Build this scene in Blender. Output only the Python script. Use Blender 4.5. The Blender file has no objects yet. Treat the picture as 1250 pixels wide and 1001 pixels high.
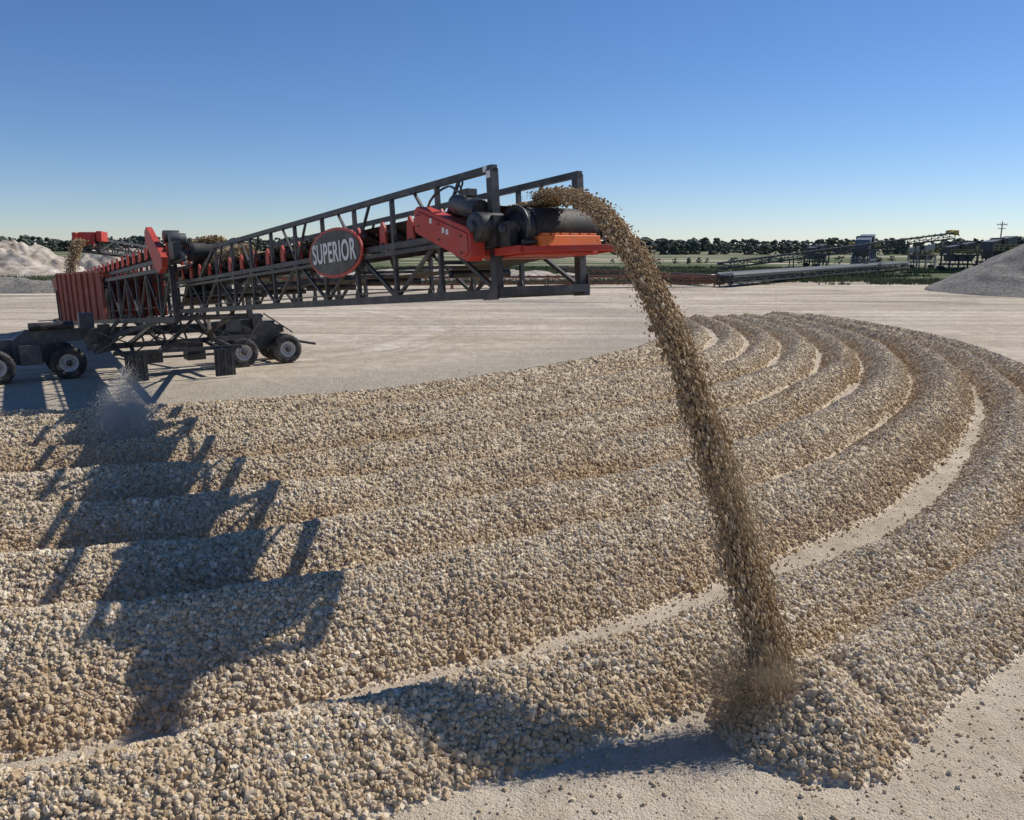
import bpy, math, random
import numpy as np
from mathutils import Vector, Matrix
random.seed(7); rng=np.random.default_rng(7)
scene=bpy.context.scene
R=math.radians
# ------------------------------------------------------------------ materials
def newmat(name):
    m=bpy.data.materials.new(name); m.use_nodes=True
    nt=m.node_tree; b=nt.nodes['Principled BSDF']; return m,nt,b
def math_(nt,op,a,b=None,c=None,clamp=False):
    n=nt.nodes.new('ShaderNodeMath'); n.operation=op; n.use_clamp=clamp
    for i,v in enumerate((a,b,c)):
        if v is None: continue
        if isinstance(v,(int,float)): n.inputs[i].default_value=v
        else: nt.links.new(v,n.inputs[i])
    return n.outputs[0]
def mix(nt,f,a,b,blend='MIX'):
    n=nt.nodes.new('ShaderNodeMix'); n.data_type='RGBA'; n.blend_type=blend
    if isinstance(f,(int,float)): n.inputs[0].default_value=f
    else: nt.links.new(f,n.inputs[0])
    for i,v in ((6,a),(7,b)):
        if isinstance(v,tuple): n.inputs[i].default_value=(*v,1)
        else: nt.links.new(v,n.inputs[i])
    return n.outputs[2]
def noise(nt,vec,scale,detail=4,rough=.6):
    n=nt.nodes.new('ShaderNodeTexNoise'); n.inputs['Scale'].default_value=scale
    n.inputs['Detail'].default_value=detail; n.inputs['Roughness'].default_value=rough
    if vec is not None: nt.links.new(vec,n.inputs['Vector'])
    return n.outputs['Fac']
def ramp(nt,fac,stops):
    n=nt.nodes.new('ShaderNodeValToRGB'); e=n.color_ramp.elements
    while len(e)<len(stops): e.new(.5)
    for i,(p,c) in enumerate(stops):
        e[i].position=p; e[i].color=(*c,1) if isinstance(c,tuple) else (c,c,c,1)
    nt.links.new(fac,n.inputs[0]); return n.outputs[0]
def sstep(nt,v,a,b):
    n=nt.nodes.new('ShaderNodeMapRange'); n.interpolation_type='SMOOTHSTEP'
    n.inputs[1].default_value=a; n.inputs[2].default_value=b
    nt.links.new(v,n.inputs[0]); return n.outputs[0]
def bump(nt,b,h,strength,dist):
    n=nt.nodes.new('ShaderNodeBump'); n.inputs['Strength'].default_value=strength
    n.inputs['Distance'].default_value=dist
    nt.links.new(h,n.inputs['Height']); nt.links.new(n.outputs[0],b.inputs['Normal'])
def pos(nt): return nt.nodes.new('ShaderNodeNewGeometry').outputs['Position']
def objc(nt): return nt.nodes.new('ShaderNodeTexCoord').outputs['Object']

def painted(name,col,rough=.5,metal=0,dust=.35,dustcol=(.36,.31,.25)):
    m,nt,b=newmat(name); v=objc(nt)
    n1=noise(nt,v,3.,5,.65); n2=noise(nt,v,22.,3,.6)
    f=math_(nt,'MULTIPLY',sstep(nt,n1,.42,.75),dust)
    c=mix(nt,f,col,dustcol)
    c2=mix(nt,math_(nt,'MULTIPLY',sstep(nt,n2,.5,.8),.35),c,tuple(x*.5 for x in col))
    nt.links.new(c2,b.inputs['Base Color'])
    b.inputs['Roughness'].default_value=rough; b.inputs['Metallic'].default_value=metal
    bump(nt,b,n2,.15,.01); return m
M_dark=painted('dark_grey_steel',(.036,.038,.042),.5,dust=.26)
M_grey=painted('grey_steel',(.065,.072,.08),.5,dust=.32)
M_black=painted('black_steel',(.02,.02,.022),.45,dust=.28)
M_red=painted('red_paint',(.50,.045,.025),.5,dust=.20)
M_rust=painted('faded_red_panel',(.36,.075,.042),.65,dust=.3)
M_orange=painted('orange_urethane',(.78,.18,.02),.45,dust=.15)
M_belt=painted('rubber_belt',(.022,.021,.02),.7,dust=.45,dustcol=(.20,.16,.11))
M_tire=painted('tire_rubber',(.022,.022,.023),.8,dust=.4)
M_rim=painted('rim_paint',(.6,.58,.55),.5,dust=.35)
M_white=painted('white_paint',(.8,.8,.78),.5,dust=.05)
M_yellow=painted('yellow_paint',(.55,.40,.06),.5,dust=.3)
M_blue=painted('blue_grey_steel',(.08,.12,.18),.5,dust=.3)
M_pale=painted('pale_steel',(.40,.40,.38),.5,dust=.3)
M_wood=painted('weathered_wood',(.12,.09,.07),.8,dust=.1)
M_rustor=painted('rusty_orange_steel',(.30,.10,.055),.7,dust=.3)

def stone_mat(name,stops,brown=(.30,.205,.115)):
    m,nt,b=newmat(name)
    oi=nt.nodes.new('ShaderNodeObjectInfo').outputs['Random']
    base=ramp(nt,oi,stops)
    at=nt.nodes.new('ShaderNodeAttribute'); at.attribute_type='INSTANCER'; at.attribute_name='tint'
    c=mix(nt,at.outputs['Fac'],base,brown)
    nt.links.new(c,b.inputs['Base Color']); b.inputs['Roughness'].default_value=.9
    b.inputs['Specular IOR Level'].default_value=.12
    return m
M_stone=stone_mat('crushed_limestone',[(0,(.29,.21,.13)),(.1,(.47,.365,.235)),(.4,(.60,.485,.33)),(.62,(.56,.465,.335)),(.72,(.46,.41,.335)),(.86,(.70,.59,.43)),(1,(.80,.72,.575))],(.41,.275,.145))
M_stone_b=stone_mat('falling_stone',[(0,(.28,.18,.09)),(.35,(.42,.29,.15)),(.7,(.53,.39,.225)),(1,(.68,.55,.37))])
M_fines=stone_mat('pale_fines',[(0,(.62,.57,.49)),(1,(.78,.74,.66))])

def windrow_mat():
    m,nt,b=newmat('gravel_bed'); p=pos(nt)
    vo=nt.nodes.new('ShaderNodeTexVoronoi'); vo.inputs['Scale'].default_value=20; nt.links.new(p,vo.inputs['Vector'])
    sc=nt.nodes.new('ShaderNodeSeparateColor'); nt.links.new(vo.outputs['Color'],sc.inputs[0])
    g=ramp(nt,sc.outputs[0],[(0,(.31,.225,.14)),(.3,(.51,.40,.265)),(.6,(.59,.48,.33)),(1,(.74,.64,.48))])
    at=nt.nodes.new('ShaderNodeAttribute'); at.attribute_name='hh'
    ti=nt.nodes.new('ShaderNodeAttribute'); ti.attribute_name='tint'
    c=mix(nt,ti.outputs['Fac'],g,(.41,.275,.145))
    big=noise(nt,p,.9,5)
    dust=mix(nt,sstep(nt,noise(nt,p,4.,4),.3,.7),(.54,.43,.30),(.70,.59,.445))
    lowm=math_(nt,'SUBTRACT',1.0,sstep(nt,math_(nt,'ADD',at.outputs['Fac'],math_(nt,'MULTIPLY',math_(nt,'SUBTRACT',big,.5),.2)),.02,.12))
    c=mix(nt,lowm,c,dust)
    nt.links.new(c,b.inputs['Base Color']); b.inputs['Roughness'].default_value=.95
    b.inputs['Specular IOR Level'].default_value=.1
    hgt=math_(nt,'ADD',math_(nt,'MULTIPLY',vo.outputs['Distance'],-1.0),math_(nt,'MULTIPLY',noise(nt,p,60,2),.3))
    bump(nt,b,hgt,.9,.04); return m
def ground_mat():
    m,nt,b=newmat('quarry_ground'); p=pos(nt)
    sx=nt.nodes.new('ShaderNodeSeparateXYZ'); nt.links.new(p,sx.inputs[0]); X,Y=sx.outputs[0],sx.outputs[1]
    n1=noise(nt,p,.13,5,.6); n2=noise(nt,p,1.3,7,.7); n3=noise(nt,p,35,3,.75)
    c=mix(nt,sstep(nt,n1,.35,.65),(.60,.495,.37),(.73,.635,.50))
    c=mix(nt,math_(nt,'MULTIPLY',sstep(nt,n2,.4,.68),.65),c,(.49,.395,.28))
    c=mix(nt,math_(nt,'MULTIPLY',sstep(nt,n3,.5,.72),.5),c,(.38,.30,.205))
    vo=nt.nodes.new('ShaderNodeTexVoronoi'); vo.inputs['Scale'].default_value=34; nt.links.new(p,vo.inputs['Vector'])
    cr=math_(nt,'MULTIPLY',math_(nt,'LESS_THAN',vo.outputs['Distance'],.30),sstep(nt,n2,.42,.6))
    c=mix(nt,math_(nt,'MULTIPLY',cr,.55),c,(.40,.325,.23))
    def dist(cx,cy):
        a=math_(nt,'SUBTRACT',X,cx); d=math_(nt,'SUBTRACT',Y,cy)
        return math_(nt,'SQRT',math_(nt,'ADD',math_(nt,'MULTIPLY',a,a),math_(nt,'MULTIPLY',d,d)))
    rc_=dist(-20,53)
    r=math_(nt,'ADD',rc_,math_(nt,'MULTIPLY',math_(nt,'SUBTRACT',n1,.5),8))
    nb=math_(nt,'MULTIPLY',sstep(nt,r,23.5,28),math_(nt,'SUBTRACT',1,sstep(nt,r,30.5,32)))
    sp=ramp(nt,noise(nt,p,9,3,.8),[(.35,(.27,.225,.17)),(.52,(.47,.41,.325)),(.68,(.63,.565,.465))])
    c=mix(nt,math_(nt,'MULTIPLY',nb,.8),c,sp)
    r2=math_(nt,'ADD',dist(-22,47),math_(nt,'ADD',math_(nt,'MULTIPLY',math_(nt,'SUBTRACT',n2,.5),1.1),math_(nt,'MULTIPLY',math_(nt,'SUBTRACT',noise(nt,p,.12,2),.5),3.)))
    tm=sstep(nt,noise(nt,p,.4,4),.38,.6)
    for rc,w,cc,s in ((17.2,.5,(.80,.73,.61),.7),(18.0,.3,(.40,.33,.25),.75),(18.7,.25,(.40,.33,.25),.6),(19.6,.5,(.45,.375,.29),.5),(16.2,.35,(.40,.33,.25),.7),(15.4,.3,(.40,.33,.25),.55),(21.3,.3,(.42,.35,.27),.5),(13.0,.5,(.47,.395,.31),.5)):
        t=math_(nt,'SUBTRACT',1,sstep(nt,math_(nt,'ABSOLUTE',math_(nt,'SUBTRACT',r2,rc)),w*.2,w))
        c=mix(nt,math_(nt,'MULTIPLY',math_(nt,'MULTIPLY',t,tm),s),c,cc)
    far=sstep(nt,Y,28,50)
    for rot,off in ((.35,0),(-.5,7)):
        mp=nt.nodes.new('ShaderNodeMapping'); mp.inputs['Rotation'].default_value=(0,0,rot); mp.inputs['Scale'].default_value=(.035,.5,1); mp.inputs['Location'].default_value=(off,off,0)
        nt.links.new(p,mp.inputs[0]); ns=noise(nt,mp.outputs[0],1.0,5,.7)
        c=mix(nt,math_(nt,'MULTIPLY',math_(nt,'MULTIPLY',sstep(nt,ns,.5,.60),far),.65),c,(.41,.345,.265))
        c=mix(nt,math_(nt,'MULTIPLY',math_(nt,'MULTIPLY',sstep(nt,ns,.5,.34),far),.4),c,(.76,.69,.59))
    c=mix(nt,math_(nt,'MULTIPLY',sstep(nt,noise(nt,p,.07,4,.6),.5,.62),.4),c,(.45,.38,.30))
    mp=nt.nodes.new('ShaderNodeMapping'); mp.inputs['Scale'].default_value=(.05,.16,1); mp.inputs['Location'].default_value=(3.3,1.2,0); nt.links.new(p,mp.inputs[0])
    wet=math_(nt,'MULTIPLY',sstep(nt,noise(nt,mp.outputs[0],1.,5,.65),.52,.60),sstep(nt,Y,58,70))
    c=mix(nt,math_(nt,'MULTIPLY',wet,.6),c,(.29,.25,.20))
    mg=nt.nodes.new('ShaderNodeMapping'); mg.inputs['Scale'].default_value=(.012,.05,1); nt.links.new(p,mg.inputs[0])
    ng=noise(nt,mg.outputs[0],1.0,5,.65)
    gy=math_(nt,'ADD',Y,math_(nt,'MULTIPLY',math_(nt,'SUBTRACT',noise(nt,p,.06,4),.5),40))
    gm=math_(nt,'MULTIPLY',sstep(nt,gy,112,120),sstep(nt,ng,.60,.50))
    gc=mix(nt,noise(nt,p,.2,5,.7),(.06,.085,.035),(.16,.17,.085))
    c=mix(nt,gm,c,gc)
    nt.links.new(c,b.inputs['Base Color']); b.inputs['Roughness'].default_value=.95
    b.inputs['Specular IOR Level'].default_value=.1
    hh=math_(nt,'ADD',math_(nt,'MULTIPLY',n2,1.3),math_(nt,'ADD',math_(nt,'MULTIPLY',n3,.5),math_(nt,'MULTIPLY',cr,.3)))
    bump(nt,b,hh,.85,.12); return m
def pile_mat(name,a,bc,sc=1.2):
    m,nt,b=newmat(name); p=pos(nt)
    c=mix(nt,sstep(nt,noise(nt,p,sc,7,.75),.35,.65),a,bc)
    nt.links.new(c,b.inputs['Base Color']); b.inputs['Roughness'].default_value=.95
    bump(nt,b,noise(nt,p,sc*2.5,5,.8),.8,.3); return m
M_ground=ground_mat(); M_wind=windrow_mat()
M_gpile=pile_mat('grey_gravel',(.18,.165,.14),(.41,.375,.32),3)
M_wpile=pile_mat('pale_spoil',(.31,.25,.19),(.60,.53,.44),.3)
m,nt,b=newmat('hazed_foliage'); p=pos(nt)
nt.links.new(ramp(nt,noise(nt,p,.12,5,.7),[(.3,(.055,.07,.055)),(.55,(.072,.09,.068)),(.75,(.10,.112,.082))]),b.inputs['Base Color']); b.inputs['Roughness'].default_value=.9  # greens lightened and blued: distance haze is put into the foliage colour
M_tree=m
m,nt,b=newmat('grass_blades'); p=pos(nt)
nt.links.new(ramp(nt,noise(nt,p,.15,5,.7),[(.3,(.06,.09,.035)),(.55,(.11,.135,.055)),(.75,(.20,.195,.105))]),b.inputs['Base Color']); b.inputs['Roughness'].default_value=.8
M_grass=m
def dust_mat(name,col,dens,ns):
    m=bpy.data.materials.new(name); m.use_nodes=True; nt=m.node_tree
    nt.nodes.remove(nt.nodes['Principled BSDF']); out=nt.nodes['Material Output']
    v=nt.nodes.new('ShaderNodeVolumePrincipled'); v.inputs['Color'].default_value=(*col,1); v.inputs['Anisotropy'].default_value=.2
    o=objc(nt); ln=nt.nodes.new('ShaderNodeVectorMath'); ln.operation='LENGTH'; nt.links.new(o,ln.inputs[0])
    fall=sstep(nt,ln.outputs['Value'],1.0,.15)
    d=math_(nt,'MULTIPLY',math_(nt,'MULTIPLY',fall,sstep(nt,noise(nt,o,ns,3,.6),.35,.7)),dens)
    nt.links.new(d,v.inputs['Density']); nt.links.new(v.outputs[0],out.inputs['Volume']); return m

# ------------------------------------------------------------------ mesh helpers
def link(o,parent=None):
    scene.collection.objects.link(o)
    if parent is not None: o.parent=parent
    return o
def empty(name,M=None):
    e=bpy.data.objects.new(name,None); e.empty_display_size=.5
    if M is not None: e.matrix_world=M
    return link(e)
class MB:
    def __init__(s): s.v=[];s.f=[];s.m=[];s.sm=[];s.mats=[]
    def mi(s,mat):
        if mat not in s.mats: s.mats.append(mat)
        return s.mats.index(mat)
    def add(s,vs,fs,mat,smooth=False):
        o=len(s.v); s.v+= [tuple(v) for v in vs]; k=s.mi(mat)
        for f in fs: s.f.append([i+o for i in f]); s.m.append(k); s.sm.append(smooth)
    def beam(s,p,q,a,b,mat):
        p=Vector(p);q=Vector(q);d=(q-p).normalized()
        up=Vector((0,0,1)) if abs(d.z)<.95 else Vector((1,0,0))
        x=d.cross(up).normalized()*a/2; y=x.cross(d).normalized()*b/2
        vs=[c+i*x+j*y for c in (p,q) for i,j in ((-1,-1),(1,-1),(1,1),(-1,1))]
        s.add(vs,[(0,1,2,3),(7,6,5,4),(0,4,5,1),(1,5,6,2),(2,6,7,3),(3,7,4,0)],mat)
    def box(s,lo,hi,mat):
        (a,b,c),(d,e,f)=lo,hi
        vs=[(a,b,c),(d,b,c),(d,e,c),(a,e,c),(a,b,f),(d,b,f),(d,e,f),(a,e,f)]
        s.add(vs,[(3,2,1,0),(4,5,6,7),(0,1,5,4),(1,2,6,5),(2,3,7,6),(3,0,4,7)],mat)
    def prism(s,pts,y0,y1,mat):
        n=len(pts); vs=[(x,y0,z) for x,z in pts]+[(x,y1,z) for x,z in pts]
        fs=[tuple(range(n)),tuple(range(2*n-1,n-1,-1))]+[(i,i+n,(i+1)%n+n,(i+1)%n) for i in range(n)]
        s.add(vs,fs,mat)
    def lathe(s,c,ax,prof,mat,n=28):
        c=Vector(c);ax=Vector(ax).normalized(); t=Vector((0,0,1)) if abs(ax.z)<.9 else Vector((1,0,0))
        x=ax.cross(t).normalized(); y=ax.cross(x).normalized(); vs=[]
        for r,a in prof:
            for i in range(n):
                w=2*math.pi*i/n; vs.append(c+ax*a+(x*math.cos(w)+y*math.sin(w))*r)
        fs=[(j*n+i,j*n+(i+1)%n,(j+1)*n+(i+1)%n,(j+1)*n+i) for j in range(len(prof)-1) for i in range(n)]
        s.add(vs,fs,mat,True)
    def cyl(s,p,q,r,mat,n=20):
        p=Vector(p);q=Vector(q);L=(q-p).length
        s.lathe(p,q-p,[(0.001,0),(r*.96,0),(r*.96,0),(r,min(.02,L*.1)),(r,L-min(.02,L*.1)),(r*.96,L),(r*.96,L),(.001,L)],mat,n)
    def build(s,name,parent=None,T=None,bevel=0):
        me=bpy.data.meshes.new(name)
        vs=s.v if T is None else [tuple(T@Vector(v)) for v in s.v]
        me.from_pydata(vs,[],s.f)
        for mt in s.mats: me.materials.append(mt)
        me.polygons.foreach_set('material_index',s.m); me.polygons.foreach_set('use_smooth',s.sm); me.update()
        o=bpy.data.objects.new(name,me); link(o,parent)
        if bevel:
            bm=o.modifiers.new('bevel','BEVEL'); bm.width=bevel; bm.segments=2; bm.limit_method='ANGLE'
        return o
def grid_mesh(name,P,mat,smooth=True):
    a,b=P.shape[:2]; me=bpy.data.meshes.new(name)
    idx=np.arange(a*b).reshape(a,b)
    q=np.stack([idx[:-1,:-1],idx[1:,:-1],idx[1:,1:],idx[:-1,1:]],-1).reshape(-1,4)
    me.vertices.add(a*b); me.vertices.foreach_set('co',P.reshape(-1).astype(np.float32))
    me.loops.add(q.size); me.loops.foreach_set('vertex_index',q.reshape(-1).astype(np.int32))
    me.polygons.add(len(q)); me.polygons.foreach_set('loop_start',(np.arange(len(q))*4).astype(np.int32))
    me.polygons.foreach_set('use_smooth',np.full(len(q),smooth)); me.update(calc_edges=True); me.validate()
    me.materials.append(mat); o=bpy.data.objects.new(name,me); return link(o)
def vn(x,y,seed=0):
    x=np.asarray(x,float);y=np.asarray(y,float); x,y=np.broadcast_arrays(x,y)
    xi=np.floor(x).astype(np.int64); yi=np.floor(y).astype(np.int64); fx=x-xi; fy=y-yi
    fx=fx*fx*(3-2*fx); fy=fy*fy*(3-2*fy)
    def h(i,j):
        k=(i*374761393+j*668265263+seed*982451653)&0xffffffff
        k=((k^(k>>13))*1274126177)&0xffffffff; k=k^(k>>16)
        return (k&0xffff)/65535.
    return (h(xi,yi)*(1-fx)+h(xi+1,yi)*fx)*(1-fy)+(h(xi,yi+1)*(1-fx)+h(xi+1,yi+1)*fx)*fy

# ------------------------------------------------------------------ ground
xs=np.concatenate([-np.geomspace(6000,60,30),np.linspace(-55,55,60),np.geomspace(60,6000,30)])
ys=np.concatenate([-np.geomspace(800,12,14),np.linspace(-10,110,70),np.geomspace(115,9000,34)])
GX,GY=np.meshgrid(xs,ys,indexing='ij')
ground=grid_mesh('ground',np.stack([GX,GY,np.zeros_like(GX)],-1),M_ground)

# ------------------------------------------------------------------ windrows
ROWS=[(49.9,.72),(47.25,1.02),(44.95,.90),(42.65,.86),(40.35,.84),(38.05,.80),(35.75,.76),(33.4,.70),(31.1,.52)]
_TH=np.array([-110,-75,-69,-63,-57,-52,-46.6,-41,-36,-31,-26,-21,-16,-11,-6,0,6,14.])
_S =np.array([1.0,1.0,1.0,.982,.955,.918,.872,.835,.80,.765,.73,.695,.66,.62,.58,.53,.485,.44])
def rowpos(r0,th,lft,rgt):
    s=np.interp(th,_TH,_S); base=29.3
    rr=base+(r0-base)*s
    inn=np.clip((35.8-r0)/4.8,0,1)
    return rr+inn*(1.25*lft-.5*rgt),s
def rowinfo(x,y):
    dx=x+20.;dy=y-53.; r=np.hypot(dx,dy); th=np.degrees(np.arctan2(dy,dx))
    h=np.full_like(r,-9.); rel=np.zeros_like(r); row=np.zeros_like(r)
    lft=np.clip((-46-th)/22,0,1); rgt=np.clip((th+35)/30,0,1)
    big=np.clip((-58-th)/14,0,1); big=big*big*(3-2*big)
    for i,(r0,H) in enumerate(ROWS):
        rr,s=rowpos(r0,th,lft,rgt)
        wob=.26*(vn(th*.28+i*7.3,i*3.3)-.5)+.07*(vn(th*1.1,i*9.1)-.5)
        rr=rr+wob*s
        if i==0: rr=rr-.25*np.clip((th+60)/10,0,1)
        Hh=H*(.86+.14*big)*(1+.14*(vn(th*.5+i*5,i*2.7,3)-.5)+.07*(vn(th*1.6,i*1.7,5)-.5))*(.33+.67*s)
        sc=.86
        d=np.sqrt((r-rr)**2+.16**2)-.11
        end=np.maximum(0,th-(2.2-.35*i+.8*np.sin(i*2.3)))*r*math.pi/180
        hi=Hh-sc*d-.28*end
        k=hi>h; h=np.where(k,hi,h); rel=np.where(k,(r-rr),rel); row=np.where(k,i,row)
    rb,s=rowpos(51.25,th,lft,rgt); rb=rb+.35*np.exp(-np.maximum(th+63,0)/2.5)
    hb=.64*(.4+.6*s)*(1+.14*(vn(th*.9,55.5)-.5))-.84*(np.sqrt((r-rb)**2+.16**2)-.10)-np.maximum(0,-62.2-th)*r*math.pi/180*.7-.28*np.maximum(0,th-2)*r*math.pi/180
    k=hb>h; h=np.where(k,hb,h); rel=np.where(k,r-rb,rel); row=np.where(k,11,row)
    hc=.76-.80*(np.sqrt((x-3.15)**2+(y-7.5)**2+.16**2)-.10); h=np.maximum(h,hc)
    lump=.045*(vn(x*.9,y*.9,11)-.5)+.03*(vn(x*3.1,y*3.1,12)-.5)+.02*(vn(x*7,y*7,13)-.5)
    return h+lump,rel,row
def wind(x,y): return rowinfo(x,y)[0]
ROWT=np.array([.10,.28,.02,.28,.06,.30,.05,.28,.12,.1,.1,.16])
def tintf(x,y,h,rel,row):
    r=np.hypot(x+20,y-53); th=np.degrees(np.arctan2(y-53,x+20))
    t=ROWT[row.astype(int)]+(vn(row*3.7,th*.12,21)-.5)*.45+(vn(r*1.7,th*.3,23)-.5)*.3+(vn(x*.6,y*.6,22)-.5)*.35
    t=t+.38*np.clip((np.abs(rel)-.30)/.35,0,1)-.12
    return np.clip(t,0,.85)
rr=np.arange(28.2,53.,.07); tt=np.radians(np.arange(-104,10.5,.1))
RR,TT=np.meshgrid(rr,tt,indexing='ij'); WX=-20+RR*np.cos(TT); WY=53+RR*np.sin(TT)
H,REL,ROW=rowinfo(WX,WY); Hz=np.clip(H+.035*(vn(WX*13,WY*13,14)-.5)+rng.uniform(-.016,.016,H.shape),-.06,None)
wr=grid_mesh('gravel_windrows',np.stack([WX,WY,Hz],-1),M_wind)
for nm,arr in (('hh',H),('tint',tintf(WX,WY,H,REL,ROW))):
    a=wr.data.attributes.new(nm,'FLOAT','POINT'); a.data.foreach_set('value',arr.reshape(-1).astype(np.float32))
if wr.data.polygons[0].normal.z<0: wr.data.flip_normals()
if ground.data.polygons[0].normal.z<0: ground.data.flip_normals()

# ------------------------------------------------------------------ instanced stones
def stone_nodes(name,mat,variants=6,sub=2):
    g=bpy.data.node_groups.new(name,'GeometryNodeTree')
    g.interface.new_socket('Geometry',in_out='INPUT',socket_type='NodeSocketGeometry')
    g.interface.new_socket('Geometry',in_out='OUTPUT',socket_type='NodeSocketGeometry')
    n=g.nodes; L=g.links.new
    gi=n.new('NodeGroupInput'); go=n.new('NodeGroupOutput')
    g2i=n.new('GeometryNodeGeometryToInstance')
    for k in range(variants):
        ico=n.new('GeometryNodeMeshIcoSphere'); ico.inputs['Subdivisions'].default_value=sub
        sp=n.new('GeometryNodeSetPosition'); p=n.new('GeometryNodeInputPosition')
        tx=n.new('ShaderNodeTexNoise'); tx.noise_dimensions='4D'; tx.inputs['W'].default_value=k*3.7+1
        tx.inputs['Scale'].default_value=1.0; tx.inputs['Detail'].default_value=1.
        sm=n.new('ShaderNodeMath'); sm.operation='MULTIPLY_ADD'; sm.inputs[1].default_value=2.0; sm.inputs[2].default_value=-1.0
        L(tx.outputs['Fac'],sm.inputs[0])
        vm=n.new('ShaderNodeVectorMath'); vm.operation='SCALE'; L(p.outputs[0],vm.inputs[0]); L(sm.outputs[0],vm.inputs['Scale'])
        L(ico.outputs['Mesh'],sp.inputs['Geometry']); L(vm.outputs[0],sp.inputs['Offset'])
        ss=n.new('GeometryNodeSetShadeSmooth'); ss.inputs['Shade Smooth'].default_value=False; L(sp.outputs[0],ss.inputs[0])
        s=n.new('GeometryNodeSetMaterial'); s.inputs['Material'].default_value=mat
        L(ss.outputs[0],s.inputs[0]); L(s.outputs[0],g2i.inputs[0])
    iop=n.new('GeometryNodeInstanceOnPoints'); iop.inputs['Pick Instance'].default_value=True
    L(gi.outputs[0],iop.inputs['Points']); L(g2i.outputs[0],iop.inputs['Instance'])
    for nm,sock in (('rot','Rotation'),('scl','Scale')):
        a=n.new('GeometryNodeInputNamedAttribute'); a.data_type='FLOAT_VECTOR'; a.inputs['Name'].default_value=nm
        L(a.outputs['Attribute'],iop.inputs[sock])
    a=n.new('GeometryNodeInputNamedAttribute'); a.data_type='INT'; a.inputs['Name'].default_value='pick'
    L(a.outputs['Attribute'],iop.inputs['Instance Index'])
    L(iop.outputs[0],go.inputs[0]); return g
G_stone=stone_nodes('stone_scatter',M_stone); G_crumb=stone_nodes('crumb_scatter',M_stone,sub=1); G_fall=stone_nodes('falling_scatter',M_stone_b,sub=1); G_fines=stone_nodes('fines_scatter',M_fines,sub=1)
def scatter(name,P,rad,tint,group,rot=None,scl=None,parent=None):
    n=len(P); me=bpy.data.meshes.new(name); me.vertices.add(n)
    me.vertices.foreach_set('co',P.reshape(-1).astype(np.float32))
    if rot is None: rot=rng.uniform(0,6.283,(n,3))
    if scl is None: scl=rad[:,None]*np.stack([rng.uniform(.95,1.3,n),rng.uniform(.8,1.1,n),rng.uniform(.7,.95,n)],-1)
    for nm,arr in (('rot',rot),('scl',scl)):
        a=me.attributes.new(nm,'FLOAT_VECTOR','POINT'); a.data.foreach_set('vector',arr.reshape(-1).astype(np.float32))
    a=me.attributes.new('tint','FLOAT','POINT'); a.data.foreach_set('value',tint.astype(np.float32))
    a=me.attributes.new('pick','INT','POINT'); a.data.foreach_set('value',rng.integers(0,6,n).astype(np.int32))
    me.update(); o=bpy.data.objects.new(name,me); link(o,parent)
    md=o.modifiers.new('stones','NODES'); md.node_group=group; return o
th0,th1=R(-103),R(9); r0_,r1_=28.5,53.
area=.5*(r1_**2-r0_**2)*(th1-th0); n=int(area*1100)
r=np.sqrt(rng.uniform(r0_**2,r1_**2,n)); t=rng.uniform(th0,th1,n)
x=-20+r*np.cos(t); y=53+r*np.sin(t); d=np.hypot(x,y)
k=(y>2.5)&(np.abs(x)<.85*y+2.5); k&=rng.random(n)<np.clip((9.5/d)**1.5,.07,1)
x,y,d=x[k],y[k],d[k]; h,rel,row=rowinfo(x,y); n=len(x)
pz=np.clip((h+.01)/.12,0,1)**1.4*.97+.03
k=(rng.random(n)<pz)&(h>-.03)
x,y,d,h,rel,row=x[k],y[k],d[k],h[k],rel[k],row[k]; n=len(x)
rad=np.clip(np.exp(rng.normal(math.log(.0215),.30,n)),.010,.048)*np.clip(1.18-.32*h,.85,1.18)*np.clip(1+(d-14)/70,1,1.35)
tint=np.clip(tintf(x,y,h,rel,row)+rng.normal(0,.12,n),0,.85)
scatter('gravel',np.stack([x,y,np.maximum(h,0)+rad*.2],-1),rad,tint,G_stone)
nst=n
n=300000; r=np.sqrt(rng.uniform(27.**2,55.**2,n)); t=rng.uniform(R(-90),R(8),n)
x=-20+r*np.cos(t); y=53+r*np.sin(t); k=(y>2.5)&(np.abs(x)<.8*y+2)&(y<32); x,y=x[k],y[k]; h=wind(x,y)
dd=np.maximum(-h,0)/.8; k=(h<.10)&(rng.random(len(x))<np.exp(-dd/.12)*.7+.14*np.exp(-dd/1.0)+.014); x,y,h=x[k],y[k],h[k]; n=len(x)
rad=np.clip(np.exp(rng.normal(math.log(.011),.5,n)),.004,.035)
scatter('loose_gravel',np.stack([x,y,np.maximum(h,0)+rad*.3],-1),rad,rng.uniform(0,.5,n),G_crumb)
n=34000; x=rng.uniform(-2,12,n); y=rng.uniform(3.5,13,n); h=wind(x,y); dd=np.maximum(-h,0)/.9
k=(h<.03)&(np.abs(x)<.8*y)&(rng.random(n)<.3+.7*vn(x*1.1,y*1.1,61)*np.exp(-dd/2.)); x,y,h=x[k],y[k],h[k]; n=len(x)
rad=np.clip(np.exp(rng.normal(math.log(.006),.6,n)),.003,.026)
scatter('ground_crumbs',np.stack([x,y,rad*.3],-1),rad,rng.uniform(0,.6,n),G_crumb)

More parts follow.
